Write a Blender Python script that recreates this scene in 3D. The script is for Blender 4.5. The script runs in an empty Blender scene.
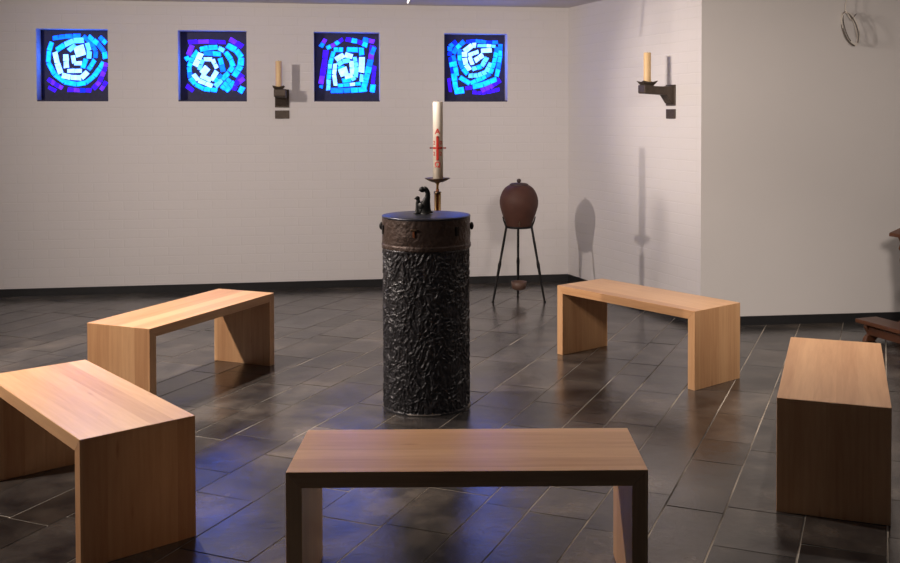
import bpy, bmesh, math, random
from mathutils import Vector, Matrix, noise
C = bpy.context.scene
COL = C.collection
R = math.radians

# ------------------------------------------------------------------ camera
cam_d = bpy.data.cameras.new('camera')
cam = bpy.data.objects.new('camera', cam_d); COL.objects.link(cam)
cam_d.sensor_width = 36.0
cam_d.lens = 992.4 / 900 * 36.0
cam_d.shift_x = (450 - 489.04) / 900
cam_d.shift_y = (138.19 - 281.5) / 900
cam.matrix_world = Matrix.Translation((0, 0, 1.5569)) @ Matrix.Rotation(R(90) - 0.0230, 4, 'X') @ Matrix.Rotation(-0.0013, 4, 'Z')
C.camera = cam

# ------------------------------------------------------------------ world, lamps and added fill spots
w = bpy.data.worlds.new('world'); C.world = w; w.use_nodes = True
w.node_tree.nodes['Background'].inputs[0].default_value = (0.75, 0.85, 1.1, 1)
w.node_tree.nodes['Background'].inputs[1].default_value = 0.03

def spot(name, loc, target, watts, angle, blend=0.5, col=(1, .86, .72), rad=0.03):
    d = bpy.data.lights.new(name, 'SPOT'); o = bpy.data.objects.new(name, d); COL.objects.link(o)
    d.energy = watts; d.spot_size = R(angle); d.spot_blend = blend; d.color = col; d.shadow_soft_size = rad
    o.location = loc
    v = Vector(target) - Vector(loc)
    o.rotation_euler = v.to_track_quat('-Z', 'Y').to_euler()
    return o

LAMP = (1, .86, .77)
spot('key_spot', (-4.1, 3.6, 2.5), (-0.5, 8.3, 1.0), 560, 104, 1.0, LAMP, .05)
spot('wall_fill_spot', (-1.5, 5.5, 2.5), (-1.3, 9.0, 1.0), 150, 86, 1.0, LAMP, .45)  # added soft fill that weakens the key shadows on the back wall
spot('wall_fill_spot_left', (-3.8, 5.3, 2.5), (-3.9, 8.6, 1.0), 60, 86, 1.0, LAMP, .45)  # second added fill, brightens the left end of the back wall
spot('left_downlight', (-3.9, 3.4, 2.5), (-2.3, 3.6, 0), 350, 56, .6, LAMP, .03)
spot('downlight_centre_left', (-2.1, 5.5, 2.5), (-1.6, 5.1, 0), 400, 125, .5, LAMP, .03)
spot('wall_washer', (-2.1, 5.6, 2.5), (1.4, 7.45, 1.7), 560, 37, 1.0, LAMP, .14)
spot('corner_fill_spot', (-0.9, 6.6, 2.5), (0.5, 9.1, .9), 40, 110, 1, LAMP, .22)  # added soft fill that lifts the shadows in the corner
spot('downlight_centre', (0.4, 4.6, 2.5), (0.35, 4.5, 0), 13, 120, .6, LAMP, .03)
spot('downlight_right', (2.0, 5.3, 2.5), (1.9, 5.3, 0.0), 160, 116, 1, LAMP, .03)
spot('right_wall_fill_spot', (1.2, 1.0, 2.5), (2.5, 7.4, 1.75), 520, 54, .6, LAMP, .35)  # added unseen fill that evens out the right wall

C.view_settings.view_transform = 'Standard'
C.view_settings.look = 'None'
C.view_settings.exposure = 0.0
C.view_settings.gamma = 1.0
C.view_settings.use_curve_mapping = False

# ------------------------------------------------------------------ materials
def new_mat(name):
    m = bpy.data.materials.new(name); m.use_nodes = True
    nt = m.node_tree
    return m, nt, nt.nodes['Principled BSDF']
def N(nt, t, **k):
    n = nt.nodes.new(t)
    for a, b in k.items(): setattr(n, a, b)
    return n
def setin(n, **k):
    for a, b in k.items(): n.inputs[a.replace('_', ' ')].default_value = b
def simple(name, col, rough=.5, metal=0, spec=.5, var=.12, scale=30, bump=0.0, bscale=60):
    m, nt, p = new_mat(name)
    p.inputs['Roughness'].default_value = rough; p.inputs['Metallic'].default_value = metal
    p.inputs['Specular IOR Level'].default_value = spec
    tc = N(nt, 'ShaderNodeTexCoord'); nz = N(nt, 'ShaderNodeTexNoise'); nz.inputs['Scale'].default_value = scale
    nz.inputs['Detail'].default_value = 5
    nt.links.new(tc.outputs['Object'], nz.inputs['Vector'])
    mx = N(nt, 'ShaderNodeMix', data_type='RGBA')
    mx.inputs[6].default_value = (*[c * (1 - var) for c in col], 1)
    mx.inputs[7].default_value = (*[min(1, c * (1 + var)) for c in col], 1)
    nt.links.new(nz.outputs['Fac'], mx.inputs[0]); nt.links.new(mx.outputs[2], p.inputs['Base Color'])
    if bump:
        n2 = N(nt, 'ShaderNodeTexNoise'); n2.inputs['Scale'].default_value = bscale; n2.inputs['Detail'].default_value = 6
        nt.links.new(tc.outputs['Object'], n2.inputs['Vector'])
        b = N(nt, 'ShaderNodeBump'); b.inputs['Strength'].default_value = bump; b.inputs['Distance'].default_value = .01
        nt.links.new(n2.outputs['Fac'], b.inputs['Height']); nt.links.new(b.outputs[0], p.inputs['Normal'])
    return m

WALLC = (.66, .635, .625)
def brick_mat():
    m, nt, p = new_mat('white_painted_brick')
    p.inputs['Roughness'].default_value = .7; p.inputs['Specular IOR Level'].default_value = .25
    uv = N(nt, 'ShaderNodeUVMap'); 
    br = N(nt, 'ShaderNodeTexBrick')
    setin(br, Scale=1.0)
    br.inputs['Mortar Size'].default_value = .006; br.inputs['Mortar Smooth'].default_value = .5
    br.inputs['Brick Width'].default_value = .25; br.inputs['Row Height'].default_value = .0815
    br.inputs['Color1'].default_value = (*WALLC, 1); br.inputs['Color2'].default_value = (*[c * .99 for c in WALLC], 1)
    br.inputs['Mortar'].default_value = (*[c * .98 for c in WALLC], 1)
    # slightly uneven courses
    nz = N(nt, 'ShaderNodeTexNoise'); nz.inputs['Scale'].default_value = 9; nz.inputs['Detail'].default_value = 3
    vm = N(nt, 'ShaderNodeVectorMath', operation='MULTIPLY_ADD'); vm.inputs[1].default_value = (.012, .012, 0); 
    nt.links.new(uv.outputs[0], nz.inputs['Vector']); nt.links.new(nz.outputs['Color'], vm.inputs[0]); nt.links.new(uv.outputs[0], vm.inputs[2])
    nt.links.new(vm.outputs[0], br.inputs['Vector'])
    nt.links.new(br.outputs['Color'], p.inputs['Base Color'])
    n2 = N(nt, 'ShaderNodeTexNoise'); n2.inputs['Scale'].default_value = 22; n2.inputs['Detail'].default_value = 5
    nt.links.new(uv.outputs[0], n2.inputs['Vector'])
    n3 = N(nt, 'ShaderNodeTexNoise'); n3.inputs['Scale'].default_value = 2.3; n3.inputs['Detail'].default_value = 2
    nt.links.new(uv.outputs[0], n3.inputs['Vector'])
    # paint fills the joints more in some places
    mr = N(nt, 'ShaderNodeMapRange'); mr.inputs[1].default_value = .35; mr.inputs[2].default_value = .65; mr.inputs[3].default_value = .25; mr.inputs[4].default_value = 1
    nt.links.new(n3.outputs['Fac'], mr.inputs[0])
    mu = N(nt, 'ShaderNodeMath', operation='MULTIPLY'); nt.links.new(br.outputs['Fac'], mu.inputs[0]); nt.links.new(mr.outputs[0], mu.inputs[1])
    ma = N(nt, 'ShaderNodeMath', operation='MULTIPLY_ADD'); ma.inputs[1].default_value = -1.0
    mm = N(nt, 'ShaderNodeMath', operation='MULTIPLY'); mm.inputs[1].default_value = .35
    nt.links.new(n2.outputs['Fac'], mm.inputs[0])
    nt.links.new(mu.outputs[0], ma.inputs[0]); nt.links.new(mm.outputs[0], ma.inputs[2])
    b = N(nt, 'ShaderNodeBump'); b.inputs['Strength'].default_value = .24; b.inputs['Distance'].default_value = .006
    nt.links.new(ma.outputs[0], b.inputs['Height']); nt.links.new(b.outputs[0], p.inputs['Normal'])
    return m

def slate_mat():
    m, nt, p = new_mat('dark_slate')
    p.inputs['Specular IOR Level'].default_value = .85
    tc = N(nt, 'ShaderNodeTexCoord')
    at = N(nt, 'ShaderNodeAttribute', attribute_name='tone')
    nz = N(nt, 'ShaderNodeTexNoise'); setin(nz, Scale=5.0, Detail=7.0, Roughness=.65)
    nt.links.new(tc.outputs['Object'], nz.inputs['Vector'])
    r = N(nt, 'ShaderNodeValToRGB')
    r.color_ramp.elements[0].position = .3; r.color_ramp.elements[0].color = (.017, .0165, .018, 1)
    r.color_ramp.elements[1].position = .75; r.color_ramp.elements[1].color = (.075, .068, .060, 1)
    nt.links.new(nz.outputs['Fac'], r.inputs[0])
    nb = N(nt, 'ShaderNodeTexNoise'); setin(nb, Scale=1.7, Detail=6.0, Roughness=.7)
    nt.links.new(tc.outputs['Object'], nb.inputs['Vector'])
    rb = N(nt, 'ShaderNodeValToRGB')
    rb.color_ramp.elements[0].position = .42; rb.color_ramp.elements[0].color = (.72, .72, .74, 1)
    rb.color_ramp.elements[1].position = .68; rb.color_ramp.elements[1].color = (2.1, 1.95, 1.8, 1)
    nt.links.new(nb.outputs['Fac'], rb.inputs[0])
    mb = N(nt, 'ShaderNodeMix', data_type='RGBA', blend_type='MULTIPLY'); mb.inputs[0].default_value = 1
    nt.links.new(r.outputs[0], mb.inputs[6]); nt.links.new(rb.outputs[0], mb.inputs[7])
    mx = N(nt, 'ShaderNodeMix', data_type='RGBA', blend_type='MULTIPLY'); mx.inputs[0].default_value = 1
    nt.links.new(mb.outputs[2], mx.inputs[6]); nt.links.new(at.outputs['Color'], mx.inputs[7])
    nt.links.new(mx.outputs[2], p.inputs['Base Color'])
    n2 = N(nt, 'ShaderNodeTexNoise'); setin(n2, Scale=3.2, Detail=5.0)
    nt.links.new(tc.outputs['Object'], n2.inputs['Vector'])
    mr = N(nt, 'ShaderNodeMapRange'); mr.inputs[1].default_value = .3; mr.inputs[2].default_value = .7
    mr.inputs[3].default_value = .13; mr.inputs[4].default_value = .27
    nt.links.new(n2.outputs['Fac'], mr.inputs[0]); nt.links.new(mr.outputs[0], p.inputs['Roughness'])
    n3 = N(nt, 'ShaderNodeTexNoise'); setin(n3, Scale=17.0, Detail=9.0, Roughness=.68)
    nt.links.new(tc.outputs['Object'], n3.inputs['Vector'])
    b = N(nt, 'ShaderNodeBump'); b.inputs['Strength'].default_value = .2; b.inputs['Distance'].default_value = .008
    nt.links.new(n3.outputs['Fac'], b.inputs['Height']); nt.links.new(b.outputs[0], p.inputs['Normal'])
    return m

def grout_mat():
    m, nt, p = new_mat('sandy_grout')
    p.inputs['Roughness'].default_value = .9; p.inputs['Specular IOR Level'].default_value = .1
    tc = N(nt, 'ShaderNodeTexCoord'); nz = N(nt, 'ShaderNodeTexNoise'); setin(nz, Scale=1.6, Detail=4.0)
    nt.links.new(tc.outputs['Object'], nz.inputs['Vector'])
    r = N(nt, 'ShaderNodeValToRGB')
    r.color_ramp.elements[0].position = .36; r.color_ramp.elements[0].color = (.08, .072, .064, 1)
    r.color_ramp.elements[1].position = .56; r.color_ramp.elements[1].color = (.46, .41, .34, 1)
    nt.links.new(nz.outputs['Fac'], r.inputs[0]); nt.links.new(r.outputs[0], p.inputs['Base Color'])
    return m

def wood_mat(name, light, dark, rough=.38, stave=.085, spec=.35):
    """grain runs along U of the UV map, glued staves run side by side along V"""
    m, nt, p = new_mat(name)
    p.inputs['Roughness'].default_value = rough; p.inputs['Specular IOR Level'].default_value = spec
    uv = N(nt, 'ShaderNodeUVMap'); sx = N(nt, 'ShaderNodeSeparateXYZ'); nt.links.new(uv.outputs[0], sx.inputs[0])
    oi = N(nt, 'ShaderNodeObjectInfo')
    dv = N(nt, 'ShaderNodeMath', operation='DIVIDE'); dv.inputs[1].default_value = stave; nt.links.new(sx.outputs[1], dv.inputs[0])
    fl = N(nt, 'ShaderNodeMath', operation='FLOOR'); nt.links.new(dv.outputs[0], fl.inputs[0])
    ad = N(nt, 'ShaderNodeMath', operation='ADD'); nt.links.new(fl.outputs[0], ad.inputs[0]); nt.links.new(oi.outputs['Random'], ad.inputs[1])
    wn = N(nt, 'ShaderNodeTexWhiteNoise', noise_dimensions='1D'); nt.links.new(ad.outputs[0], wn.inputs['W'])
    # grain
    cb = N(nt, 'ShaderNodeCombineXYZ'); nt.links.new(sx.outputs[0], cb.inputs[0])
    m2 = N(nt, 'ShaderNodeMath', operation='MULTIPLY'); m2.inputs[1].default_value = 16; nt.links.new(sx.outputs[1], m2.inputs[0])
    nt.links.new(m2.outputs[0], cb.inputs[1])
    m3 = N(nt, 'ShaderNodeMath', operation='MULTIPLY'); m3.inputs[1].default_value = 7.0; nt.links.new(ad.outputs[0], m3.inputs[0]); nt.links.new(m3.outputs[0], cb.inputs[2])
    g = N(nt, 'ShaderNodeTexNoise'); setin(g, Scale=3.0, Detail=6.0, Roughness=.6, Distortion=.4); nt.links.new(cb.outputs[0], g.inputs['Vector'])
    k = N(nt, 'ShaderNodeTexVoronoi'); k.inputs['Scale'].default_value = 1.1
    cb2 = N(nt, 'ShaderNodeCombineXYZ'); nt.links.new(sx.outputs[0], cb2.inputs[0]); 
    m4 = N(nt, 'ShaderNodeMath', operation='MULTIPLY'); m4.inputs[1].default_value = 5; nt.links.new(sx.outputs[1], m4.inputs[0]); nt.links.new(m4.outputs[0], cb2.inputs[1])
    sc = N(nt, 'ShaderNodeVectorMath', operation='SCALE'); sc.inputs['Scale'].default_value = 2.0
    nt.links.new(cb2.outputs[0], sc.inputs[0]); nt.links.new(sc.outputs[0], k.inputs['Vector'])
    kr = N(nt, 'ShaderNodeMapRange'); kr.inputs[1].default_value = .0; kr.inputs[2].default_value = .09; kr.inputs[3].default_value = .5; kr.inputs[4].default_value = 0
    nt.links.new(k.outputs['Distance'], kr.inputs[0])
    a1 = N(nt, 'ShaderNodeMath', operation='MULTIPLY'); a1.inputs[1].default_value = .42; nt.links.new(wn.outputs['Value'], a1.inputs[0])
    a2 = N(nt, 'ShaderNodeMath', operation='MULTIPLY_ADD'); a2.inputs[1].default_value = .8; nt.links.new(g.outputs['Fac'], a2.inputs[0]); nt.links.new(a1.outputs[0], a2.inputs[2])
    a3 = N(nt, 'ShaderNodeMath', operation='ADD'); a3.use_clamp = True; nt.links.new(a2.outputs[0], a3.inputs[0]); nt.links.new(kr.outputs[0], a3.inputs[1])
    r = N(nt, 'ShaderNodeValToRGB')
    r.color_ramp.elements[0].position = .15; r.color_ramp.elements[0].color = (*light, 1)
    r.color_ramp.elements[1].position = 1.0; r.color_ramp.elements[1].color = (*dark, 1)
    nt.links.new(a3.outputs[0], r.inputs[0]); nt.links.new(r.outputs[0], p.inputs['Base Color'])
    b = N(nt, 'ShaderNodeBump'); b.inputs['Strength'].default_value = .08; b.inputs['Distance'].default_value = .002
    nt.links.new(g.outputs['Fac'], b.inputs['Height']); nt.links.new(b.outputs[0], p.inputs['Normal'])
    return m

def glow(name, col, k):
    m, nt, p = new_mat(name)
    p.inputs['Roughness'].default_value = .7; p.inputs['Specular IOR Level'].default_value = .1
    p.inputs['Base Color'].default_value = (.01, .02, .05, 1)
    tc = N(nt, 'ShaderNodeTexCoord'); nz = N(nt, 'ShaderNodeTexNoise'); setin(nz, Scale=26.0, Detail=2.0)
    nt.links.new(tc.outputs['Object'], nz.inputs['Vector'])
    mr = N(nt, 'ShaderNodeMapRange'); mr.inputs[1].default_value = .3; mr.inputs[2].default_value = .7
    mr.inputs[3].default_value = k * .7; mr.inputs[4].default_value = k * 1.25
    nt.links.new(nz.outputs['Fac'], mr.inputs[0]); nt.links.new(mr.outputs[0], p.inputs['Emission Strength'])
    p.inputs['Emission Color'].default_value = (*col, 1)
    return m

M = {}
M['brick'] = brick_mat()
M['plaster'] = simple('white_plaster', (.62, .60, .58), .75, spec=.2, var=.03, scale=2, bump=.05, bscale=40)
M['ceiling'] = simple('ceiling_paint', (.66, .63, .62), .8, spec=.2, var=.03, scale=2)
M['skirt'] = simple('dark_slate_skirting', (.017, .017, .018), .45, spec=.35, var=.3, scale=20)
M['slate'] = slate_mat(); M['grout'] = grout_mat()
M['wood'] = wood_mat('oiled_beech', (.69, .425, .22), (.41, .20, .088), .32, spec=.6)
M['oldwood'] = wood_mat('old_brown_oak', (.125, .048, .022), (.055, .021, .011), .35, .2)
M['bronze'] = simple('dark_cast_bronze', (.027, .026, .029), .40, .12, var=.4, scale=18, bump=.25, bscale=90)
M['band'] = simple('brown_patinated_bronze', (.055, .036, .028), .5, .5, var=.4, scale=25, bump=.5, bscale=60)
M['lidtop'] = simple('smooth_bronze_lid', (.035, .036, .045), .38, .7, var=.3, scale=10)
M['copper'] = simple('copper', (.35, .13, .06), .4, .8)
M['black'] = simple('black_iron', (.012, .011, .011), .5, .6, var=.3, bump=.2)
M['iron'] = simple('forged_iron', (.075, .056, .042), .55, .4, var=.35, scale=40, bump=.4, bscale=80)
M['brass'] = simple('brass', (.52, .34, .14), .28, 1, var=.15)
M['brassdark'] = simple('aged_brass', (.16, .11, .07), .35, .9, var=.3)
M['wax'] = simple('honey_wax', (.72, .50, .25), .5, var=.06); 
M['whitewax'] = simple('ivory_wax', (.80, .74, .62), .45, var=.04)
M['red'] = simple('red_wax', (.55, .035, .02), .45); M['redgold'] = simple('dark_red_wax', (.30, .02, .012), .4)
M['clay'] = simple('brown_terracotta', (.075, .031, .022), .6, spec=.3, var=.25, scale=14, bump=.15, bscale=50)
M['claylid'] = simple('dark_brown_clay', (.05, .028, .024), .55, var=.25)
M['bowl'] = simple('brown_bowl', (.10, .055, .038), .5)
M['cable'] = simple('pale_cable', (.62, .57, .50), .4, var=.1)
M['darkcable'] = simple('dark_segment', (.10, .085, .07), .5); M['white'] = simple('white_enamel', (.9, .9, .9), .3)
M['matrix'] = simple('dark_concrete_blue_glow', (.030, .030, .075), .6, spec=.3, var=.3, scale=30, bump=.3)  # blue in the concrete colour stands for glow from the glass
G = {'w': glow('pane_white', (.70, 1.7, 6.5), 1.05), 'l': glow('pane_pale_cyan', (.16, .95, 6.5), 1.2), 'c': glow('pane_cyan', (.008, .72, 6.0), 1.2),
     'b': glow('pane_blue', (.004, .30, 4.5), 1.1), 'd': glow('pane_deep_blue', (.006, .04, 1.5), 1.0),
     'p': glow('pane_violet', (.075, .006, 1.8), 1.0), 'm': glow('pane_lilac', (.22, .03, 2.0), 1.1)}

# ------------------------------------------------------------------ helpers
def obj(name, bm, mat, parent=None, smooth=False, mats=None):
    me = bpy.data.meshes.new(name); bm.to_mesh(me); bm.free()
    if smooth:
        for f in me.polygons: f.use_smooth = True
    for m in (mats or [mat]): me.materials.append(m)
    o = bpy.data.objects.new(name, me); COL.objects.link(o)
    if parent: o.parent = parent
    return o
def thing(name, label, cat, loc=(0, 0, 0), rotz=0, group=None):
    o = bpy.data.objects.new(name, None); COL.objects.link(o); o.empty_display_size = .1
    o.location = loc; o.rotation_euler = (0, 0, rotz)
    o['label'] = label; o['category'] = cat
    if group: o['group'] = group
    return o
def tag(o, label, cat, group=None):
    o['label'] = label; o['category'] = cat
    if group: o['group'] = group
    return o
def struct(o): o['kind'] = 'structure'; return o
def box(bm, lo, hi, bev=0, seg=2):
    r = bmesh.ops.create_cube(bm, size=1)
    vs = r['verts']
    for v in vs:
        v.co = Vector([(lo[i] + hi[i]) / 2 + v.co[i] * (hi[i] - lo[i]) for i in range(3)])
    if bev:
        es = list({e for v in vs for e in v.link_edges})
        bmesh.ops.bevel(bm, geom=es, offset=bev, segments=seg, affect='EDGES', profile=.5)
    return bm
def lathe(bm, prof, n=48, cen=(0, 0, 0), cap=True):
    rings = []
    for r, z in prof:
        rings.append([bm.verts.new((cen[0] + r * math.cos(2 * math.pi * k / n), cen[1] + r * math.sin(2 * math.pi * k / n), cen[2] + z)) for k in range(n)])
    for a, b in zip(rings, rings[1:]):
        for k in range(n): bm.faces.new((a[k], a[(k + 1) % n], b[(k + 1) % n], b[k]))
    if cap:
        bm.faces.new(list(reversed(rings[0]))); bm.faces.new(rings[-1])
    return bm
def tube(bm, pts, rad, n=10, closed=False):
    pts = [Vector(p) for p in pts]; rings = []
    rad = rad if isinstance(rad, (list, tuple)) else [rad] * len(pts)
    up = None
    for i, p in enumerate(pts):
        if closed: t = pts[(i + 1) % len(pts)] - pts[i - 1]
        else: t = (pts[min(i + 1, len(pts) - 1)] - pts[max(i - 1, 0)])
        t.normalize()
        if up is None:
            up = Vector((0, 0, 1)) if abs(t.z) < .9 else Vector((1, 0, 0))
        a = t.cross(up).normalized(); b = a.cross(t).normalized(); up = b
        rings.append([bm.verts.new(p + (a * math.cos(2 * math.pi * k / n) + b * math.sin(2 * math.pi * k / n)) * rad[i]) for k in range(n)])
    m = len(rings)
    for i in range(m if closed else m - 1):
        A, B = rings[i], rings[(i + 1) % m]
        for k in range(n): bm.faces.new((A[k], A[(k + 1) % n], B[(k + 1) % n], B[k]))
    if not closed:
        bm.faces.new(list(reversed(rings[0]))); bm.faces.new(rings[-1])
    return bm
def prism(bm, poly, fn, d0, d1):
    """extrude polygon poly (2D) between depths d0,d1; fn(x,y,d)->3D"""
    a = [bm.verts.new(fn(x, y, d0)) for x, y in poly]; b = [bm.verts.new(fn(x, y, d1)) for x, y in poly]
    bm.faces.new(a); bm.faces.new(list(reversed(b)))
    n = len(poly)
    for i in range(n): bm.faces.new((a[i], b[i], b[(i + 1) % n], a[(i + 1) % n]))
    return bm
def fixn(bm): bmesh.ops.recalc_face_normals(bm, faces=bm.faces); return bm
def boxuv(bm, axis, off=0.0):
    """UV: U runs along the given grain axis, V across it"""
    L = bm.loops.layers.uv.new('UVMap')
    for f in bm.faces:
        n = f.normal; oth = [i for i in range(3) if i != axis]
        ac = oth[0] if abs(n[oth[0]]) < abs(n[oth[1]]) else oth[1]
        for l in f.loops:
            c = l.vert.co
            if abs(n[axis]) > .8: l[L].uv = (c[oth[0]] * .3, c[oth[1]] + off)
            else: l[L].uv = (c[axis], c[ac] + off + (0.43 if ac == oth[1] else 0))
    return bm

# ------------------------------------------------------------------ room shell
CB = Vector((.744, 9.297)); DB = Vector((-.98760, -.15697))        # back wall: from the corner towards the left
CR = Vector((1.557, 7.281)); DS = Vector((.374007, -.927426))      # side wall runs from CB to CR
DR = Vector((.99165, .12899))                                       # right wall
H = 2.56
NB = Vector((.15697, -.98760))      # room-facing normal of the back wall
NS = Vector((-.927426, -.374007))
NR = Vector((.12899, -.99165))
LB = 7.2; LR = 3.9
s_len = (CR - CB).length

def P3(o, d, n, s, z, dep=0):   # s along wall, dep away from the room
    q = o + d * s - n * dep
    return (q.x, q.y, z)

WIN_S = (.8745, 2.0515, 3.2285, 4.4055); WW = .588; WZ0, WZ1 = 1.683, 2.309; REC = .14
def wall_back():
    bm = bmesh.new(); L = bm.loops.layers.uv.new('UVMap')
    ss = [0.0]
    for c in WIN_S: ss += [c - WW / 2, c + WW / 2]
    ss.append(LB); zs = [0, WZ0, WZ1, H]
    vs = {}
    def v(s, z, d=0):
        k = (round(s, 5), round(z, 5), d)
        if k not in vs: vs[k] = bm.verts.new(P3(CB, DB, NB, s, z, d))
        return vs[k]
    def face(pts):
        f = bm.faces.new([v(*p) for p in pts])
        for l, p in zip(f.loops, pts): l[L].uv = (p[0] + p[2], p[1])
    for i in range(len(ss) - 1):
        for j in range(3):
            if i % 2 == 1 and j == 1:
                a, b = ss[i], ss[i + 1]; c, d = zs[1], zs[2]
                face([(a, c, 0), (a, d, 0), (a, d, REC), (a, c, REC)]); face([(b, c, 0), (b, c, REC), (b, d, REC), (b, d, 0)])
                face([(a, c, 0), (a, c, REC), (b, c, REC), (b, c, 0)]); face([(a, d, 0), (b, d, 0), (b, d, REC), (a, d, REC)])
                continue
            face([(ss[i], zs[j], 0), (ss[i + 1], zs[j], 0), (ss[i + 1], zs[j + 1], 0), (ss[i], zs[j + 1], 0)])
    T = .3
    for i in range(len(ss) - 1):
        for j in range(3):
            if i % 2 == 1 and j == 1:
                a, b = ss[i], ss[i + 1]; c, d = zs[1], zs[2]
                face([(a, c, REC), (a, d, REC), (a, d, T), (a, c, T)]); face([(b, c, REC), (b, c, T), (b, d, T), (b, d, REC)])
                face([(a, c, REC), (a, c, T), (b, c, T), (b, c, REC)]); face([(a, d, REC), (b, d, REC), (b, d, T), (a, d, T)])
                continue
            face([(ss[i], zs[j], T), (ss[i], zs[j + 1], T), (ss[i + 1], zs[j + 1], T), (ss[i + 1], zs[j], T)])
    fixn(bm)
    return obj('wall_back', bm, M['brick'])
struct(wall_back())

def wall_box(name, o, d, n, s0, s1, th, mat, z1=H):
    bm = bmesh.new(); L = bm.loops.layers.uv.new('UVMap')
    q = [(s0, 0), (s1, 0), (s1, th), (s0, th)]
    lo = [bm.verts.new(P3(o, d, n, s, 0, dd)) for s, dd in q]; hi = [bm.verts.new(P3(o, d, n, s, z1, dd)) for s, dd in q]
    for k in range(4):
        k2 = (k + 1) % 4
        f = bm.faces.new((lo[k], lo[k2], hi[k2], hi[k]))
        uv = [(q[k][0] + q[k][1], 0), (q[k2][0] + q[k2][1], 0), (q[k2][0] + q[k2][1], z1), (q[k][0] + q[k][1], z1)]
        for l, t in zip(f.loops, uv): l[L].uv = t
    bm.faces.new(lo); bm.faces.new(hi); fixn(bm)
    return struct(obj(name, bm, mat))
wall_box('wall_side', CB, DS, NS, 0.0, s_len - .0, .12, M['brick'])
wall_box('wall_right', CR, DR, NR, 0.0, LR, .16, M['plaster'])
PL = CB + DB * LB
wall_box('wall_left', PL, Vector((0, -1)), Vector((1, 0)), 0, 3.2, .2, M['plaster'])
PR = CR + DR * LR
wall_box('wall_far_right', PR, Vector((0, -1)), Vector((-1, 0)), 0, 3.2, .2, M['plaster'])

def skirting(name, o, d, n, s0, s1):
    bm = bmesh.new(); q = [(s0, -.012), (s1, -.012), (s1, .0), (s0, .0)]
    lo = [bm.verts.new(P3(o, d, n, s, 0, dd)) for s, dd in q]; hi = [bm.verts.new(P3(o, d, n, s, .066, dd)) for s, dd in q]
    for k in range(4): bm.faces.new((lo[k], lo[(k + 1) % 4], hi[(k + 1) % 4], hi[k]))
    bm.faces.new(lo); bm.faces.new(hi); fixn(bm)
    return struct(obj(name, bm, M['skirt']))
skirting('baseboard_back', CB, DB, NB, .005, LB)
skirting('baseboard_side', CB, DS, NS, .013, s_len + .004)
skirting('baseboard_right', CR, DR, NR, -.01, LR)

poly = [PL, CB, CR, PR, Vector((PR.x, -.6)), Vector((PL.x, -.6))]
def slab(name, z0, z1, mat):
    bm = bmesh.new()
    prism(bm, [(p.x, p.y) for p in poly], lambda x, y, d: (x, y, d), z0, z1); fixn(bm)
    return struct(obj(name, bm, mat))
cpoly = [PL, CB, CR, PR, Vector((PR.x, 2.6)), Vector((PL.x, 2.6))]
def ceiling():
    bm = bmesh.new()
    prism(bm, [(p.x, p.y) for p in cpoly], lambda x, y, d: (x, y, d), H, H + .12); fixn(bm)
    return struct(obj('ceiling', bm, M['ceiling']))
ceiling()

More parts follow.
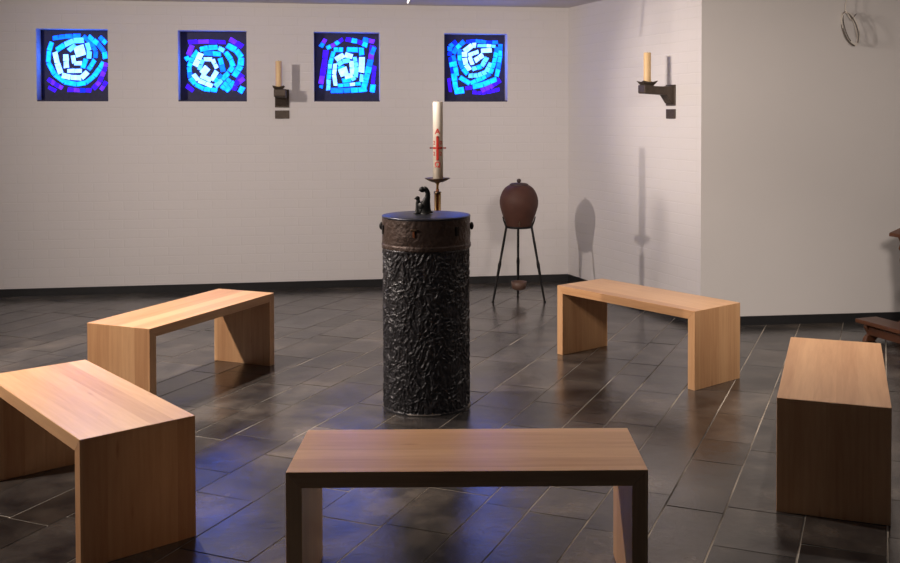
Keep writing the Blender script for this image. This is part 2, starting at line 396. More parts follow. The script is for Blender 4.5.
def floor():
    """slate flags laid in strips of varying width over sandy joints"""
    rnd = random.Random(7)
    D = Vector((.3697, .9291)); Nn = Vector((.9291, -.3697))
    lines = [-.272, -.57, -.80, -1.045, -1.29, -1.48, -1.76, -2.05, -2.35, -2.637, -2.94]
    x = -.272
    while x < 5.6: x += rnd.choice((.2, .25, .295, .3, .33)); lines.insert(0, x)
    x = -2.94
    while x > -11.5: x -= rnd.choice((.2, .25, .295, .3, .33)); lines.append(x)
    bm = bmesh.new(); tone = bm.loops.layers.float_color.new('tone')
    cl = [(p.x, p.y) for p in poly]
    j = .0035
    tiles = []
    for a, b in zip(lines[1:], lines[:-1]):
        t = -8 + rnd.random()
        while t < 15:
            ln = rnd.choice((.3, .4, .45, .5, .6, .7)) * rnd.uniform(.95, 1.05)
            tiles.append((a, b, t, t + ln)); t += ln
    def clip(pg):
        # clip convex tile against the (star-shaped) room outline: only keep tiles touching it, walls cover the rest
        return pg
    minx, maxx = PL.x, PR.x
    for a, b, t0, t1 in tiles:
        jj = j * rnd.uniform(.6, 1.25)
        c = [Nn * (a + jj) + D * (t0 + jj), Nn * (b - jj) + D * (t0 + jj), Nn * (b - jj) + D * (t1 - jj), Nn * (a + jj) + D * (t1 - jj)]
        if any(p.x < minx or p.x > maxx or p.y < -.6 for p in c): continue
        # stay in front of the walls (small overlap under them is hidden)
        def out(p):
            if p.x < CB.x: return (p - CB).dot(NB) < -.0
            if p.x < CR.x: return (p - CB).dot(NS) < -.0
            return (p - CR).dot(NR) < -.0
        oc = [out(p) for p in c]
        if all(oc): continue
        if any(oc) and min((p - CR).length for p in c) > .75:
            # cut the tile on the wall line
            for (o_, n_) in ((CB, NB), (CR, NR), (CB, NS)):
                if n_ is NB and max(p.x for p in c) > CB.x + .25: continue
                if n_ is NR and min(p.x for p in c) < CR.x - .25: continue
                if n_ is NS and not (max(p.x for p in c) > CB.x and min(p.x for p in c) < CR.x): continue
                nc = []
                for i in range(len(c)):
                    p, q = c[i], c[(i + 1) % len(c)]
                    dp, dq = (p - o_).dot(n_), (q - o_).dot(n_)
                    if dp >= 0: nc.append(p)
                    if (dp >= 0) != (dq >= 0): nc.append(p + (q - p) * (dp / (dp - dq)))
                c = nc
                if len(c) < 3: break
            if len(c) < 3: continue
        tn = rnd.uniform(.62, 1.3); tw = rnd.uniform(-.04, .04)
        cen = sum(c, Vector((0, 0))) / len(c)
        sx_, sy_ = rnd.gauss(0, .0022), rnd.gauss(0, .0022)
        top = [bm.verts.new((p.x, p.y, .0 + (p - cen).x * sx_ + (p - cen).y * sy_)) for p in c]
        low = [bm.verts.new((p.x, p.y, -.012)) for p in c]
        fs = [bm.faces.new(top)]
        for i in range(len(c)):
            fs.append(bm.faces.new((top[i], top[i - 1], low[i - 1], low[i])))
        for f in fs:
            for l in f.loops: l[tone] = (tn * (1 + tw), tn, tn * (1 - tw), 1)
    nt_ = len(bm.faces)
    # grout bed
    pv = [bm.verts.new((p[0], p[1], -.0022)) for p in cl]; g1 = bm.faces.new(pv)
    pv2 = [bm.verts.new((p[0], p[1], -.05)) for p in cl]; g2 = bm.faces.new(pv2)
    gs = [g1, g2]
    for i in range(len(cl)): gs.append(bm.faces.new((pv[i], pv[i - 1], pv2[i - 1], pv2[i])))
    for f in gs: f.material_index = 1
    fixn(bm)
    for f in bm.faces:
        if f.material_index == 0 and len(f.verts) >= 3 and abs(f.normal.z) > .9 and f.normal.z < 0: f.normal_flip()
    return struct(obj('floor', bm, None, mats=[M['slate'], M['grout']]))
floor()

# ------------------------------------------------------------------ windows: concrete slabs set with chunks of coloured glass
# strokes are in a 563-unit square frame; (width, chunk length, colours, points)
S1 = [(25, 50, 'b', [(140,112),(215,100),(318,94)]), (27, 58, 'c', [(135,135),(116,190),(110,265),(150,340),(212,388),(290,402),(350,392),(402,350),(440,300),(465,258)]),
 (22, 40, 'b', [(335,96),(385,138),(415,190),(412,235)]), (26, 40, 'c', [(408,245),(380,290),(365,310)]),
 (28, 48, 'c', [(368,96),(430,145),(470,195),(476,240)]), (26, 40, 'c', [(440,98),(482,142)]),
 (30, 52, 'l', [(162,188),(215,152),(272,126),(340,122)]), (28, 46, 'l', [(358,138),(374,190),(370,240)]),
 (30, 60, 'w', [(152,198),(168,270),(190,335)]), (30, 65, 'w', [(195,345),(250,358),(320,362),(362,322)]),
 (26, 42, 'l', [(240,190),(285,152)]), (66, 90, 'w', [(280,200),(345,180)]), (30, 50, 'w', [(222,212),(226,300)]), (24, 60, 'w', [(230,318),(325,316)]),
 (24, 50, 'w', [(268,218),(275,270),(325,268)]), (26, 45, 'l', [(330,300),(352,240)]),
 (26, 32, 'pm', [(105,368),(150,400),(200,428)]), (26, 38, 'pmdp', [(230,436),(310,440),(385,440)]), (28, 30, 'pm', [(395,432),(438,385),(466,320),(482,262)]),
 (22, 60, 'p', [(108,420),(158,446)]), (24, 36, 'p', [(445,440),(482,382)])]
S2 = [(24, 55, 'p', [(118,132),(180,128),(250,126),(355,130)]), (30, 50, 'p', [(145,150),(120,215)]), (30, 55, 'p', [(378,108),(462,158)]),
 (34, 50, 'c', [(362,148),(420,180),(452,225),(447,280),(430,310),(405,350)]), (26, 50, 'c', [(105,222),(120,248)]),
 (28, 45, 'c', [(192,178),(245,166),(305,162)]), (26, 36, 'l', [(308,166),(345,185)]), (30, 50, 'c', [(352,192),(385,240),(400,285),(375,320)]),
 (26, 42, 'c', [(178,188),(145,230),(124,290),(130,360),(160,400),(215,430),(300,438)]),
 (28, 55, 'c', [(215,200),(325,206)]), (28, 52, 'c', [(318,230),(338,320)]), (34, 60, 'w', [(200,200),(160,285)]), (22, 50, 'l', [(212,240),(185,310)]),
 (24, 42, 'w', [(215,240),(270,240),(298,298)]), (44, 60, 'w', [(240,290),(205,335)]), (28, 50, 'w', [(298,315),(262,375),(195,345)]),
 (26, 50, 'w', [(150,335),(180,375),(270,412)]), (30, 70, 'l', [(372,325),(285,415)]), (24, 40, 'c', [(330,340),(280,385)]),
 (28, 30, 'c', [(380,365),(325,430)]), (28, 34, 'c', [(410,385),(350,445)]), (28, 36, 'p', [(462,335),(430,375),(402,440)]), (28, 34, 'pm', [(470,360),(430,390)]),
 (30, 60, 'c', [(462,415),(440,455)]), (26, 60, 'p', [(105,408),(150,445)])]
S3 = [(24, 34, 'pb', [(130,112),(98,165)]), (22, 36, 'cmcp', [(135,172),(190,145),(240,112)]), (26, 42, 'pc', [(255,112),(330,126),(395,152)]),
 (26, 40, 'bp', [(365,112),(440,128)]), (32, 48, 'pppmbpp', [(132,182),(118,290),(98,400)]), (20, 20, 'b', [(102,405),(98,425)]),
 (26, 44, 'bc', [(440,160),(420,210)]), (34, 50, 'ppcccc', [(430,150),(415,240),(395,330),(370,420)]),
 (24, 38, 'pppmc', [(440,280),(428,400)]), (30, 44, 'c', [(430,400),(424,452)]),
 (28, 40, 'c', [(180,180),(240,180)]), (30, 60, 'c', [(262,178),(335,180)]), (30, 50, 'c', [(355,165),(358,215)]), (32, 100, 'w', [(360,225),(355,325)]), (22, 50, 'l', [(358,335),(355,385)]),
 (24, 36, 'cclccll', [(180,190),(158,270),(148,370),(145,440)]), (30, 62, 'c', [(160,440),(240,440),(335,436),(390,430)]),
 (32, 60, 'w', [(192,245),(245,212)]), (30, 55, 'w', [(250,210),(300,225)]), (24, 44, 'l', [(312,225),(325,290),(318,355),(290,372),(232,378)]),
 (22, 48, 'w', [(190,268),(182,340),(192,410)]), (20, 36, 'lcw', [(205,410),(280,402),(352,395)]),
 (26, 44, 'l', [(205,278),(235,256),(285,244)]), (28, 55, 'w', [(292,250),(300,340),(250,355)]), (48, 75, 'w', [(215,332),(268,310)]), (22, 40, 'l', [(205,300),(250,292)])]
S4 = [(26, 34, 'dbb', [(85,220),(90,160),(130,125)]), (26, 32, 'bcb', [(110,205),(130,170),(180,125)]), (20, 44, 'dbb', [(190,128),(250,122),(320,130),(395,130)]),
 (24, 42, 'bcc', [(410,140),(408,220),(395,300),(385,350)]), (22, 40, 'dc', [(88,225),(100,290),(112,370),(125,430)]),
 (26, 40, 'bcc', [(108,215),(122,290),(132,345)]), (24, 36, 'bc', [(150,175),(150,250),(170,300),(200,335)]),
 (26, 36, 'l', [(205,345),(265,342),(320,320),(350,260)]), (30, 44, 'w', [(182,225),(180,190),(230,150),(255,150)]), (18, 40, 'lw', [(262,152),(320,152),(380,156)]),
 (28, 40, 'w', [(180,230),(190,275),(215,310)]), (28, 60, 'c', [(150,355),(215,395)]), (24, 40, 'c', [(218,392),(290,362),(345,330),(370,260),(390,160)]),
 (30, 55, 'c', [(232,415),(300,400),(385,365)]), (36, 62, 'c', [(115,445),(178,436)]), (30, 60, 'c', [(112,330),(125,430)]),
 (24, 45, 'p', [(185,425),(230,420)]), (28, 32, 'pmpp', [(285,440),(340,420),(410,370)]), (22, 36, 'p', [(230,450),(290,455),(350,445),(405,430)]), (18, 28, 'p', [(80,360),(92,450)]),
 (22, 36, 'w', [(205,215),(270,190)]), (26, 60, 'w', [(285,185),(355,180)]), (24, 44, 'w', [(212,222),(232,275)]), (30, 34, 'w', [(245,250),(300,210)]),
 (26, 36, 'l', [(228,302),(290,285),(325,225)])]
def window(n, s, strokes, seed, x0, x1, y0, y1):
    rnd = random.Random(seed)
    fn = lambda ss, z, d: P3(CB, DB, NB, ss, z, d)
    bm = bmesh.new()
    a, b = s - WW / 2, s + WW / 2
    prism(bm, [(a, WZ0), (b, WZ0), (b, WZ1), (a, WZ1)], fn, REC, REC + .05); fixn(bm)
    slabo = struct(obj('window_%d' % n, bm, M['matrix']))
    keys = list(G.keys()); bm = bmesh.new()
    mp = lambda x, y: (b - (x - x0) / (x1 - x0) * WW, WZ1 - (y - y0) / (y1 - y0) * (WZ1 - WZ0))
    for wd, ln, cols, pts in strokes:
        ci = 0
        for (xa, ya), (xb, yb) in zip(pts, pts[1:]):
            L_ = math.hypot(xb - xa, yb - ya); k = max(1, round(L_ / ln)); ux, uy = (xb - xa) / L_, (yb - ya) / L_; px, py = -uy, ux
            for i in range(k):
                g = 1.7
                u0, u1 = L_ * i / k + g, L_ * (i + 1) / k - g
                h0 = wd / 2 * rnd.uniform(.95, 1.14); h1 = wd / 2 * rnd.uniform(.95, 1.14)
                e0, e1 = rnd.uniform(-2.5, 2.5), rnd.uniform(-2.5, 2.5)
                q = [(u0 + e0, -h0), (u1 + e1, -h1), (u1 + e1 * .3, 0), (u1 - e1, h1), (u0 - e0, h0)]
                pl = [mp(xa + ux * u + px * v, ya + uy * u + py * v) for u, v in q]
                pl = [(min(max(X, a + .006), b - .006), min(max(Z, WZ0 + .02), WZ1 - .006)) for X, Z in pl]
                nf = len(bm.faces); bm.faces.ensure_lookup_table()
                dd = REC - rnd.uniform(.004, .008)
                prism(bm, pl, fn, dd, REC + .0)
                bm.faces.ensure_lookup_table()
                key = cols[ci % len(cols)]; ci += 1
                if key == 'c' and rnd.random() < .16: key = 'b'
                if key == 'l' and rnd.random() < .2: key = 'c'
                if key == 'p' and rnd.random() < .2: key = 'm'
                for f in bm.faces[nf:]: f.material_index = keys.index(key)
    fixn(bm)
    obj('pane', bm, None, slabo, mats=[G[k] for k in keys])
    # small dark sill slab at the foot of the recess
    bm = bmesh.new(); prism(bm, [(a, WZ0), (b, WZ0), (b, WZ0 + .012), (a, WZ0 + .012)], fn, .004, REC); fixn(bm)
    obj('window_sill', bm, M['matrix'], slabo)
window(1, WIN_S[3], S1, 1, 64, 515, 60, 512)
window(2, WIN_S[2], S2, 2, 70, 494, 64, 512)
window(3, WIN_S[1], S3, 3, 57, 468, 76, 512)
window(4, WIN_S[0], S4, 4, 42, 438, 84, 512)

# ------------------------------------------------------------------ benches
BL, BW, BT, BH = 1.1286, .4182, .050, .45
def make_bench(label, loc, rz, idx):
    t = thing('wooden_bench', label, 'bench', loc, rz, 'wooden benches in a circle around the font')
    hl, hw = BL / 2, BW / 2
    bm = bmesh.new()
    fn = lambda x, z, d: (x, d, z)
    prism(bm, [(-hl, BH), (hl, BH), (hl - BT, BH - BT), (-hl + BT, BH - BT)], fn, -hw, hw); fixn(bm)
    bmesh.ops.bevel(bm, geom=bm.edges[:], offset=.0014, segments=1, affect='EDGES')
    boxuv(bm, 0, idx * 3.7); obj('seat', bm, M['wood'], t)
    for s in (-1, 1):
        bm = bmesh.new()
        prism(bm, [(s * hl, 0), (s * hl, BH), (s * (hl - BT), BH - BT), (s * (hl - BT), 0)], fn, -hw, hw); fixn(bm)
        bmesh.ops.bevel(bm, geom=bm.edges[:], offset=.0014, segments=1, affect='EDGES')
        boxuv(bm, 2, idx * 1.9 + s); obj('leg_panel', bm, M['wood'], t)
    return t
BEN = [(-1.765, 5.131, 1.189, 1, 'wooden bench left of the font and nearest the back wall, its near leg panel hidden'),
       (-1.400, 3.365, 2.296, -1, 'wooden bench in the left foreground with one end cut off by the left edge'),
       (-.633, 3.054, .016, 1, 'wooden bench seen square-on in the centre foreground, just in front of the font'),
       (.443, 6.443, -.883, 1, 'brightly lit wooden bench behind and right of the font, near the white side wall'),
       (1.126, 3.864, 1.229, -1, 'wooden bench at the right edge seen end-on, with a dark shaded end panel')]
for i, (x, y, th, sg, lab) in enumerate(BEN):
    c, s = math.cos(th), math.sin(th)
    cx_ = x + c * BL / 2 - sg * s * BW / 2; cy_ = y + s * BL / 2 + sg * c * BW / 2
    make_bench(lab, (cx_, cy_, 0), th, i)

# ------------------------------------------------------------------ font column
FX, FY, FR = -.338, 5.325, .233
ft = thing('baptismal_font', 'tall dark bronze drum-shaped font with rough bark-like surface amid the benches', 'font', (FX, FY, 0))
def font_body():
    bm = bmesh.new(); n, mz = 420, 300; z1 = .853
    rings = []
    for j in range(mz + 1):
        z = z1 * j / mz; row = []
        for k in range(n):
            a = 2 * math.pi * k / n
            x, y = math.cos(a), math.sin(a)
            p = Vector((x * 4.9, y * 4.9, z * 12.5))
            wv = Vector((noise.noise(p * .8), noise.noise(p * .8 + Vector((9, 2, 4))), noise.noise(p * .8 + Vector((3, 7, 1))))) * .9
            d = noise.voronoi((p + wv) * 1.55)[0]
            e = d[1] - d[0]
            rib = max(0, 1 - e * 3.2) ** 1.5
            d2 = noise.voronoi((p + wv * 1.3) * 3.6 + Vector((5, 5, 5)))[0]
            rib2 = max(0, 1 - (d2[1] - d2[0]) * 3.0)
            f = noise.fractal(p * 2.5, .8, 2.1, 4)
            disp = -.010 + .0075 * rib + .0042 * rib2 + .0028 * f
            if z < .012: disp = -.001
            if z > z1 - .01: disp *= .3
            # the plan is a slightly squared circle
            sq = (abs(x) ** 2.3 + abs(y) ** 2.3) ** (-1 / 2.3)
            r = (FR * sq + disp) * (1 + .004 * math.sin(z * 7 + a))
            row.append(bm.verts.new((x * r, y * r, z)))
        rings.append(row)
    for a, b in zip(rings, rings[1:]):
        for k in range(n): bm.faces.new((a[k], a[(k + 1) % n], b[(k + 1) % n], b[k]))
    bm.faces.new(list(reversed(rings[0]))); bm.faces.new(rings[-1])
    return bm
obj('body', font_body(), M['bronze'], ft, True)
bm = bmesh.new()
lathe(bm, [(FR - .012, 0), (FR + .003, 0), (FR + .004, .010), (FR - .012, .011)], 96); obj('foot_rim', bm, simple('worn_foot_rim', (.20, .18, .16), .4, .6), ft, True)
def band():
    bm = bmesh.new(); n = 300; zs = [.850, .853, .858] + [.858 + .15 * i / 40 for i in range(1, 41)] + [1.012]
    rings = []
    for j, z in enumerate(zs):
        row = []
        for k in range(n):
            a = 2 * math.pi * k / n; x, y = math.cos(a), math.sin(a)
            f = noise.fractal(Vector((x * 5, y * 5, z * 20)), .8, 2, 5)
            r = .2355 + .0028 * f + (.0035 if z < .875 else 0)
            if j == 0: r = .22
            row.append(bm.verts.new((x * r, y * r, z)))
        rings.append(row)
    for a, b in zip(rings, rings[1:]):
        for k in range(n): bm.faces.new((a[k], a[(k + 1) % n], b[(k + 1) % n], b[k]))
    bm.faces.new(list(reversed(rings[0]))); bm.faces.new(rings[-1]); return bm
bd = obj('lid_band', band(), M['band'], ft, True)
bm = bmesh.new(); lathe(bm, [(.225, 1.010), (.2365, 1.012), (.2385, 1.016), (.2375, 1.0215), (.233, 1.0235), (.12, 1.0245), (.001, 1.025)], 96)
lid = obj('lid', bm, M['lidtop'], ft, True); 
for m_ in lid.data.polygons: m_.use_smooth = len(m_.vertices) < 6
def radial(o, deg): o.rotation_euler = (0, 0, R(deg)); return o   # built pointing to -Y, turned about the drum axis
bs = bmesh.new(); box(bs, (-.010, -.2425, .928), (.010, -.225, .976), .002)
me0 = None
for dg in (-71, 46, 108, -132):
    b2 = bs.copy(); s_ = obj('slot_shade', b2, M['black'], bd); radial(s_, dg)  # black boxes on the band stand in for shade inside recesses
bs.free()
bm = bmesh.new(); box(bm, (-.017, -.250, .962), (.017, -.228, .970), .002); radial(obj('pin_head', bm, M['brassdark'], bd), -12)
bm = bmesh.new(); box(bm, (-.0045, -.243, .928), (.0045, -.228, .962), .001); radial(obj('pin', bm, M['copper'], bd), -12)
for dg in (-94, 94):
    bm = bmesh.new(); bmesh.ops.create_uvsphere(bm, u_segments=20, v_segments=12, radius=.021)
    for v in bm.verts: v.co = Vector((v.co.x * .75, v.co.y * .55 - .244, v.co.z + .962))
    radial(obj('knob', bm, M['black'], bd, True), dg)

# ------------------------------------------------------------------ figurine on the lid
def figurine():
    k = .0004033
    P = lambda x, y: ((x - 215) * k, 0, (470 - y) * k)
    bm = bmesh.new()
    def limb(pts):
        tube(bm, [P(x, y) for x, y, r in pts], [r * k for x, y, r in pts], 20)
    limb([(238, 470, 84), (236, 462, 80), (228, 440, 70), (224, 390, 66), (228, 330, 60), (240, 285, 46), (254, 240, 33), (258, 195, 28), (248, 158, 29), (232, 130, 27), (208, 120, 30)])
    limb([(136, 470, 50), (138, 458, 44), (144, 430, 36), (146, 380, 33), (146, 330, 32), (144, 290, 24), (140, 270, 20)])
    limb([(146, 372, 52), (190, 368, 66), (228, 366, 62)]); limb([(150, 420, 50), (215, 420, 62)])
    for cx_, cy_, r in ((194, 140, 38), (136, 258, 29)):      # the two bowed heads
        bmesh.ops.create_uvsphere(bm, u_segments=20, v_segments=14, radius=r * k, matrix=Matrix.Translation(P(cx_, cy_)) @ Matrix.Diagonal((1, 1.1, 1.05, 1)))
    tube(bm, [P(165, 150), P(148, 157)], [10 * k, 3 * k], 10); tube(bm, [P(114, 262), P(96, 266)], [9 * k, 3 * k], 10)   # faces
    for v in bm.verts: v.co.y *= .72; v.co.z = max(v.co.z, 0); v.co.x *= 1.14
    fixn(bm); return bm
fg = obj('bronze_figurine', figurine(), simple('blackened_bronze', (.006, .006, .005), .5, 0, spec=.25), smooth=True)
fg.location = (-.350, 5.345, 1.0245)
tag(fg, 'small black bronze figurine of one figure bowing over another on the font lid', 'figurine')

# ------------------------------------------------------------------ paschal candle and its brass stand
PX, PY = -.3465, 6.73
st = thing('candle_stand', 'tall brass candle stand with dark drip dish behind the dark font', 'candle stand', (PX - .004, PY, 0))
bm = bmesh.new(); lathe(bm, [(.15, 0), (.152, .012), (.14, .022), (.05, .032), (.03, .05), (.024, .06)], 64); obj('base', bm, M['brassdark'], st, True)
bm = bmesh.new(); lathe(bm, [(.011, .05), (.011, 1.055)], 20); obj('inner_rod', bm, M['copper'], st, True)
for k in range(4):
    a = R(45 + 90 * k + 12); bm = bmesh.new(); lathe(bm, [(.0075, .055), (.0075, 1.035)], 14, (.0188 * math.cos(a), .0188 * math.sin(a), 0)); obj('outer_rod', bm, M['brass'], st, True)
bm = bmesh.new(); lathe(bm, [(.025, 1.03), (.0255, 1.034), (.025, 1.040), (.012, 1.042)], 32); obj('collar', bm, M['brassdark'], st, True)
bm = bmesh.new(); lathe(bm, [(.009, 1.04), (.008, 1.075), (.010, 1.092), (.022, 1.103)], 24); obj('neck', bm, M['brass'], st, True)
bm = bmesh.new(); lathe(bm, [(.018, 1.103), (.035, 1.104), (.064, 1.116), (.086, 1.129), (.087, 1.132), (.064, 1.122), (.036, 1.118), (.0, 1.118)][:-1], 48); obj('drip_dish', bm, M['brassdark'], st, True)
CZ = 1.118; CR_ = .0345
cd = thing('paschal_candle', 'tall ivory paschal candle with red cross, alpha and omega on the brass stand', 'candle', (PX, PY, CZ))
bm = bmesh.new(); lathe(bm, [(CR_, 0), (CR_, .526), (CR_ - .002, .531), (.022, .532), (.008, .526), (.001, .524)], 64); wx = obj('wax_body', bm, M['whitewax'], cd, True)
bm = bmesh.new(); tube(bm, [(0, 0, .522), (.0005, 0, .536), (.002, 0, .541)], .0013, 8); obj('wick', bm, M['black'], cd)
FONT_M = None
def wrap_text(ch, x, z, size, name, mat, bold=.0):
    cu = bpy.data.curves.new('glyph', 'FONT'); cu.body = ch; cu.size = size; cu.align_x = 'CENTER'; cu.align_y = 'CENTER'; cu.extrude = .0006; cu.offset = bold
    to = bpy.data.objects.new('glyph', cu); COL.objects.link(to)
    dg = bpy.context.evaluated_depsgraph_get(); dg.update()
    me = bpy.data.meshes.new_from_object(to.evaluated_get(dg))
    bpy.data.objects.remove(to, do_unlink=True); bpy.data.curves.remove(cu)
    bm = bmesh.new(); bm.from_mesh(me); bpy.data.meshes.remove(me)
    for q in range(-12, 13): bmesh.ops.bisect_plane(bm, geom=bm.verts[:] + bm.edges[:] + bm.faces[:], plane_co=(q * .003, 0, 0), plane_no=(1, 0, 0))
    xs = [v.co.x for v in bm.verts]; ys = [v.co.y for v in bm.verts]
    mx, my = (min(xs) + max(xs)) / 2, (min(ys) + max(ys)) / 2
    for v in bm.verts:
        px = v.co.x - mx + x; rr = CR_ + .0012 + v.co.z
        a = px / CR_ - .05
        v.co = Vector((rr * math.sin(a), -rr * math.cos(a), v.co.y - my + z))
    fixn(bm)
    return obj(name, bm, mat, cd)
zz = lambda y: 1.5569 + (115.4 - y) * PY / 992.4 - CZ
wrap_text('A', 0, zz(131.3), .052, 'alpha_letter', M['red'], .0012)
wrap_text('\u03a9', 0, zz(164.3), .052, 'omega_letter', M['red'], .0012)
wrap_text('2', -.0245, zz(142.6), .036, 'year_digit', M['red'], .0006); wrap_text('0', .0235, zz(142.6), .036, 'year_digit', M['red'], .0006)
wrap_text('2', -.0245, zz(153.4), .036, 'year_digit', M['red'], .0006); wrap_text('2', .0235, zz(153.4), .036, 'year_digit', M['red'], .0006)
def bar(x0, x1, z0, z1, name, mat, th=.003):
    bm = bmesh.new(); n = 8; q = []
    for r_ in (CR_ - .001, CR_ + th):
        for z in (z0, z1):
            q.append([bm.verts.new((r_ * math.sin((x0 + (x1 - x0) * i / n) / CR_ - .05), -r_ * math.cos((x0 + (x1 - x0) * i / n) / CR_ - .05), z)) for i in range(n + 1)])
    a, b, c, d = q
    for i in range(n):
        for u, v in ((a, b), (b, d), (d, c), (c, a)): bm.faces.new((u[i], u[i + 1], v[i + 1], v[i]))
    bm.faces.new((a[0], b[0], d[0], c[0])); bm.faces.new((a[n], b[n], d[n], c[n])); fixn(bm)
    return obj(name, bm, mat, cd)
crs = bar(-.0078, .0078, zz(160), zz(136.2), 'cross_upright', M['red'], .004)
bar(-.034, .034, zz(148.9), zz(146.9), 'cross_bar', M['red'], .003)
for s in (-1, 1):
    bm = bmesh.new(); z = zz(147.9); tube(bm, [(s * .030, -.012, z), (s * .046, -.012, z), (s * .049, -.012, z), (s * .057, -.012, z)], [.003, .0045, .0075, .0015], 10)
    obj('wax_nail', bm, M['redgold'], cd, True)
for z in (zz(136.8), zz(147.9), zz(159.4)):
    bm = bmesh.new(); bmesh.ops.create_uvsphere(bm, u_segments=12, v_segments=8, radius=.0068, matrix=Matrix.Translation((-.0017, -CR_ - .003, z))); obj('wax_nail', bm, M['red'], cd, True)

# ------------------------------------------------------------------ urn on a three-legged stand
UX, UY = .250, 8.315
stn = thing('tripod_stand', 'slim black three-legged iron stand carrying the brown urn by the back wall', 'stand', (UX, UY, 0))
zt = .612
bm = bmesh.new(); lathe(bm, [(.098, zt), (.104, zt), (.106, zt + .018), (.100, zt + .018), (.098, zt)], 48, cap=False); obj('ring', fixn(bm), M['black'], stn, True)
feet = [(-.219, -.082), (.212, -.085), (-.004, .158)]
for fx, fy in feet:
    a = Vector((fx, fy)).normalized()
    top = Vector((a.x * .113, a.y * .113, zt + .012)); ft_ = Vector((fx, fy, .0))
    pts = [Vector((a.x * .146, a.y * .146, zt + .100)), Vector((a.x * .136, a.y * .136, zt + .066)), Vector((a.x * .123, a.y * .123, zt + .036))]
    pts += [top + (ft_ - top) * t for t in (0, .3, .44, .5, .56, .75, .94, 1)]
    bm = bmesh.new(); tube(bm, pts, [.004, .0065, .008, .010, .0105, .0095, .0145, .012, .010, .0095, .006], 12); obj('leg', bm, M['black'], stn, True)
    bm = bmesh.new(); lathe(bm, [(.012, 0), (.012, .006), (.006, .010)], 16, (fx, fy, 0)); obj('foot', bm, M['black'], stn, True)
bm = bmesh.new(); tube(bm, [(-.004, .135, .145), (-.002, .03, .130)], .005, 8); obj('bowl_arm', bm, M['black'], stn, True)
bm = bmesh.new(); lathe(bm, [(.040, .092), (.056, .100), (.062, .125), (.066, .160), (.060, .160), (.052, .115), (.03, .105)], 40); obj('drip_bowl', bm, M['bowl'], stn, True)
ur = thing('ceramic_urn', 'round brown clay urn with flat lid and knob on the iron tripod', 'urn', (UX, UY, zt + .002))
k = .000966; zof = lambda y: 1.5569 + (115.4 - (175 + y / 8.66)) * UY / 992.4 - zt - .002
prof = [(100, 455), (104, 448), (110, 430), (120, 400), (132, 370), (150, 320), (163, 275), (168, 240), (168, 215), (163, 185), (154, 160), (141, 130), (122, 104), (100, 87), (86, 80)]
zb = zof(455)
bm = bmesh.new(); lathe(bm, [(r * k * 1.0, (zof(y) - zb) * .985) for r, y in prof], 72); obj('vessel', bm, M['clay'], ur, True)
z0 = (zof(84) - zb) * .985 - .001
bm = bmesh.new(); lathe(bm, [(80 * k, z0), (82 * k, z0 + .003), (82 * k, z0 + .013), (66 * k, z0 + .021), (22 * k, z0 + .026)], 48); ld = obj('lid', bm, M['claylid'], ur, True)
bm = bmesh.new(); lathe(bm, [(13 * k, z0 + .022), (13 * k, z0 + .030), (19 * k, z0 + .036), (19 * k, z0 + .046), (12 * k, z0 + .056), (1 * k, z0 + .059)], 24); obj('knob', bm, M['claylid'], ld, True)
bm = bmesh.new(); tube(bm, [(0, -.095, .045), (.0, -.135, .043), (0, -.142, .030)], [.007, .006, .004], 10); tube(bm, [(0, -.122, .045), (0, -.122, .066)], .004, 8)
obj('tap', bm, M['brassdark'], ur, True)

# ------------------------------------------------------------------ wall sconces
def make_sconce(label, s, o, d, n, side, clabel, skew=0):
    """o/d/n: wall origin, direction, room normal"""
    p = o + d * s; ang = math.atan2(n.y, n.x)
    t = thing('wall_sconce', label, 'sconce', (p.x, p.y, 0), ang, 'wrought iron sconces')        # local +X points into the room
    bm = bmesh.new(); box(bm, (.0, -.062, 1.630), (.014, .062, 1.790), .003); obj('wall_plate', bm, M['iron'], t)
    bm = bmesh.new(); box(bm, (.0, -.062, 1.530), (.012, .062, 1.603), .003); obj('lower_plate', bm, M['iron'], t)
    bm = bmesh.new()
    fn = lambda x, z, dd: (x, dd + skew * .4, z)
    prism(bm, [(.010, 1.640), (.030, 1.650), (.055, 1.685), (.075, 1.712), (.262, 1.722), (.268, 1.730), (.268, 1.785), (.245, 1.790), (.18, 1.778), (.05, 1.775), (.010, 1.788)], fn, -.050, .050); fixn(bm)
    bmesh.ops.bevel(bm, geom=bm.edges[:], offset=.003, segments=1, affect='EDGES'); obj('arm', bm, M['iron'], t)
    # flared square drip pan with drawn-out corners
    bm = bmesh.new(); c = (.216, skew)
    def ringq(r, z, k=0): 
        out = []
        for i in range(8):
            a = math.pi / 4 * i + math.pi / 4; rr = r * (1.42 if i % 2 == 0 else 1.0)
            out.append(bm.verts.new((c[0] + 1.25 * rr * math.cos(a), c[1] + rr * math.sin(a), z + (k if i % 2 == 0 else 0))))
        return out
    q = [ringq(.026, 1.776), ringq(.038, 1.790, .004), ringq(.050, 1.803, .012), ringq(.049, 1.807, .012), ringq(.034, 1.799, .002), ringq(.024, 1.797)]
    for a, b in zip(q, q[1:]):
        for i in range(8): bm.faces.new((a[i], a[(i + 1) % 8], b[(i + 1) % 8], b[i]))
    bm.faces.new(q[0]); bm.faces.new(q[-1]); fixn(bm); obj('drip_pan', bm, M['iron'], t)
    cp = p + n * .216 + Vector((-n.y, n.x)) * skew
    cn = thing('wax_candle', clabel, 'candle', (cp.x, cp.y, 1.797), 0, 'honey candles on the sconces')
    bm = bmesh.new(); lathe(bm, [(.028, 0), (.0285, .02), (.028, .232), (.026, .236), (.012, .234), (.001, .231)], 40); obj('wax_body', bm, M['wax'], cn, True)
    bm = bmesh.new(); tube(bm, [(0, 0, .229), (.001, 0, .238), (.002, .0, .242)], .0012, 6); obj('wick', bm, M['black'], cn)
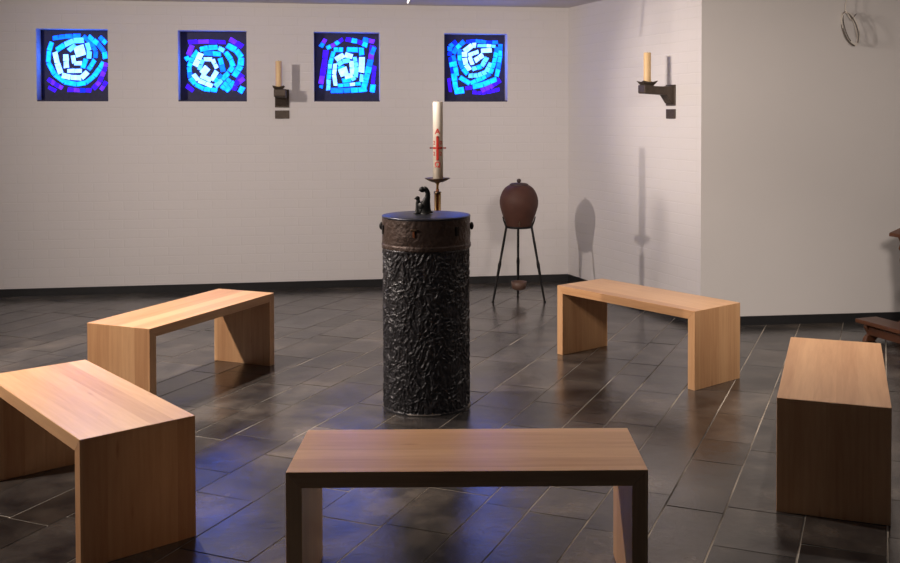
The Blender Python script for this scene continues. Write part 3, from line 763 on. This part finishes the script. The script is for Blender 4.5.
make_sconce('dark iron sconce on the back wall between the second and third windows', 2.628, CB, DB, NB, 0, 'honey yellow candle on the sconce between two blue windows', -.018)
make_sconce('dark iron sconce on the bright side wall, seen in profile', 1.772, CB, DS, NS, 0, 'honey yellow candle on the sconce of the bright side wall', 0)

# ------------------------------------------------------------------ prayer kneeler at the right edge
kd = Vector((.37, -.929)); pd = Vector((.929, .37))
ko = Vector((2.531, 6.835))
KA = math.atan2(kd.y, kd.x)
kn = thing('prayer_kneeler', 'old brown carved wooden prayer kneeler at the right edge before the plain wall', 'kneeler', (ko.x, ko.y, 0), KA)
# local X runs along the width, local Y towards the desk (pd is +90 deg from kd)
bm = bmesh.new(); box(bm, (0, 0, .122), (.62, .185, .150), .004); boxuv(fixn(bm), 0); obj('knee_board', bm, M['oldwood'], kn)
def scroll(x0, x1, name, pts):
    bm = bmesh.new(); prism(bm, pts, lambda y, z, d: (d, y, z), x0, x1); fixn(bm); bmesh.ops.bevel(bm, geom=bm.edges[:], offset=.003, segments=1, affect='EDGES'); boxuv(bm, 2); return obj(name, bm, M['oldwood'], kn)
side = [(.02, 0), (.03, .03), (.06, .05), (.045, .075), (.03, .095), (.035, .122), (.16, .122), (.165, .09), (.28, .075), (.36, .12), (.375, .3), (.37, .45), (.345, .54), (.36, .59), (.335, .62), (.35, .66), (.33, .70), (.50, .75), (.48, .5), (.47, .1), (.50, .05), (.51, 0), (.44, 0), (.40, .03), (.14, .03), (.11, 0)]
for x0 in (.045, .545): scroll(x0, x0 + .032, 'side_panel', side)
bm = bmesh.new(); box(bm, (.077, .44, .06), (.545, .46, .74), .003); boxuv(fixn(bm), 2); obj('back_panel', bm, M['oldwood'], kn)
bm = bmesh.new(); box(bm, (.077, .05, .045), (.545, .07, .10), .003); boxuv(fixn(bm), 0); obj('stretcher', bm, M['oldwood'], kn)
bm = bmesh.new()
prism(bm, [(.32, .70), (.32, .725), (.64, .825), (.64, .80)], lambda y, z, d: (d, y, z), -.03, .65); fixn(bm); bmesh.ops.bevel(bm, geom=bm.edges[:], offset=.004, segments=2, affect='EDGES'); boxuv(bm, 0)
obj('arm_rest', bm, M['oldwood'], kn)

# ------------------------------------------------------------------ looped cable by the right wall
def cable():
    LY = 7.38
    cv = lambda x, y, dy=0: Vector(((x - 489.04) / 992.4 * (LY + dy), LY + dy, 1.5569 - (y - 115.2) / 992.4 * (LY + dy)))
    c = cv(849.5, 29); bm = bmesh.new()
    ux = (cv(856, 27) - cv(843.5, 31)).normalized(); uz = Vector((-ux.z, 0, ux.x))
    pts = []
    T = 3 * 28
    for i in range(T + 1):
        t = i / 28 * 2 * math.pi + 1.9
        lp = i / 28
        ra = .050 + .006 * math.sin(lp * 2.3); rb = .128 + .006 * math.cos(lp * 3.1)
        pts.append(c + ux * ra * math.cos(t) + uz * rb * math.sin(t) + Vector((.004 * math.sin(lp * 4), .02 * math.sin(t * .5 + lp), .004 * math.cos(lp * 5))))
    tube(bm, pts, .0032, 8)
    o = obj('cable_coil', bm, M['cable'], None, True)
    tp = cv(844.5, 11); up = Vector((cv(846, 0).x, LY, H))
    for a0, a1 in ((4, 13), (33, 41), (50, 66), (70, 82)):
        b4 = bmesh.new(); tube(b4, pts[a0:a1], .0044, 8); obj('dark_segment', b4, M['darkcable'], o, True)  # darker stretches added along the coil for contrast
    b1 = bmesh.new(); tube(b1, [up, Vector((up.x, LY, 2.42)), tp + Vector((.004, 0, .05)), tp], .0034, 8); obj('hanging_lead', b1, M['cable'], o, True)
    b2 = bmesh.new(); tube(b2, [tp, cv(845.8, 12.2), cv(849, 18), cv(851, 20.5)], .005, 8); obj('tie', b2, M['cable'], o, True)
    b3 = bmesh.new(); tube(b3, [cv(851, 20), cv(853.5, 17), cv(856, 14)], [.004, .003, .0015], 8); tube(b3, [cv(853, 17.5), cv(851.2, 15.5)], .002, 6); obj('tie_end', b3, M['brassdark'], o, True)
    tag(o, 'loop of thin pale cable hanging from the ceiling before the right wall', 'cable')
cable()

# ------------------------------------------------------------------ tip of a white hook under the ceiling
bm = bmesh.new(); hy = 6.6; hx = (409.3 - 489) / 992.4 * hy
tube(bm, [(hx + .055, hy, H), (hx + .05, hy, H - .05), (hx + .012, hy, 2.345), (hx - .006, hy, 2.300)], [.007, .009, .011, .008], 12)
hk = obj('white_rod', bm, M['white'], None, True)
tag(hk, 'short white rod hanging from the ceiling at the top edge above the candle', 'rod')
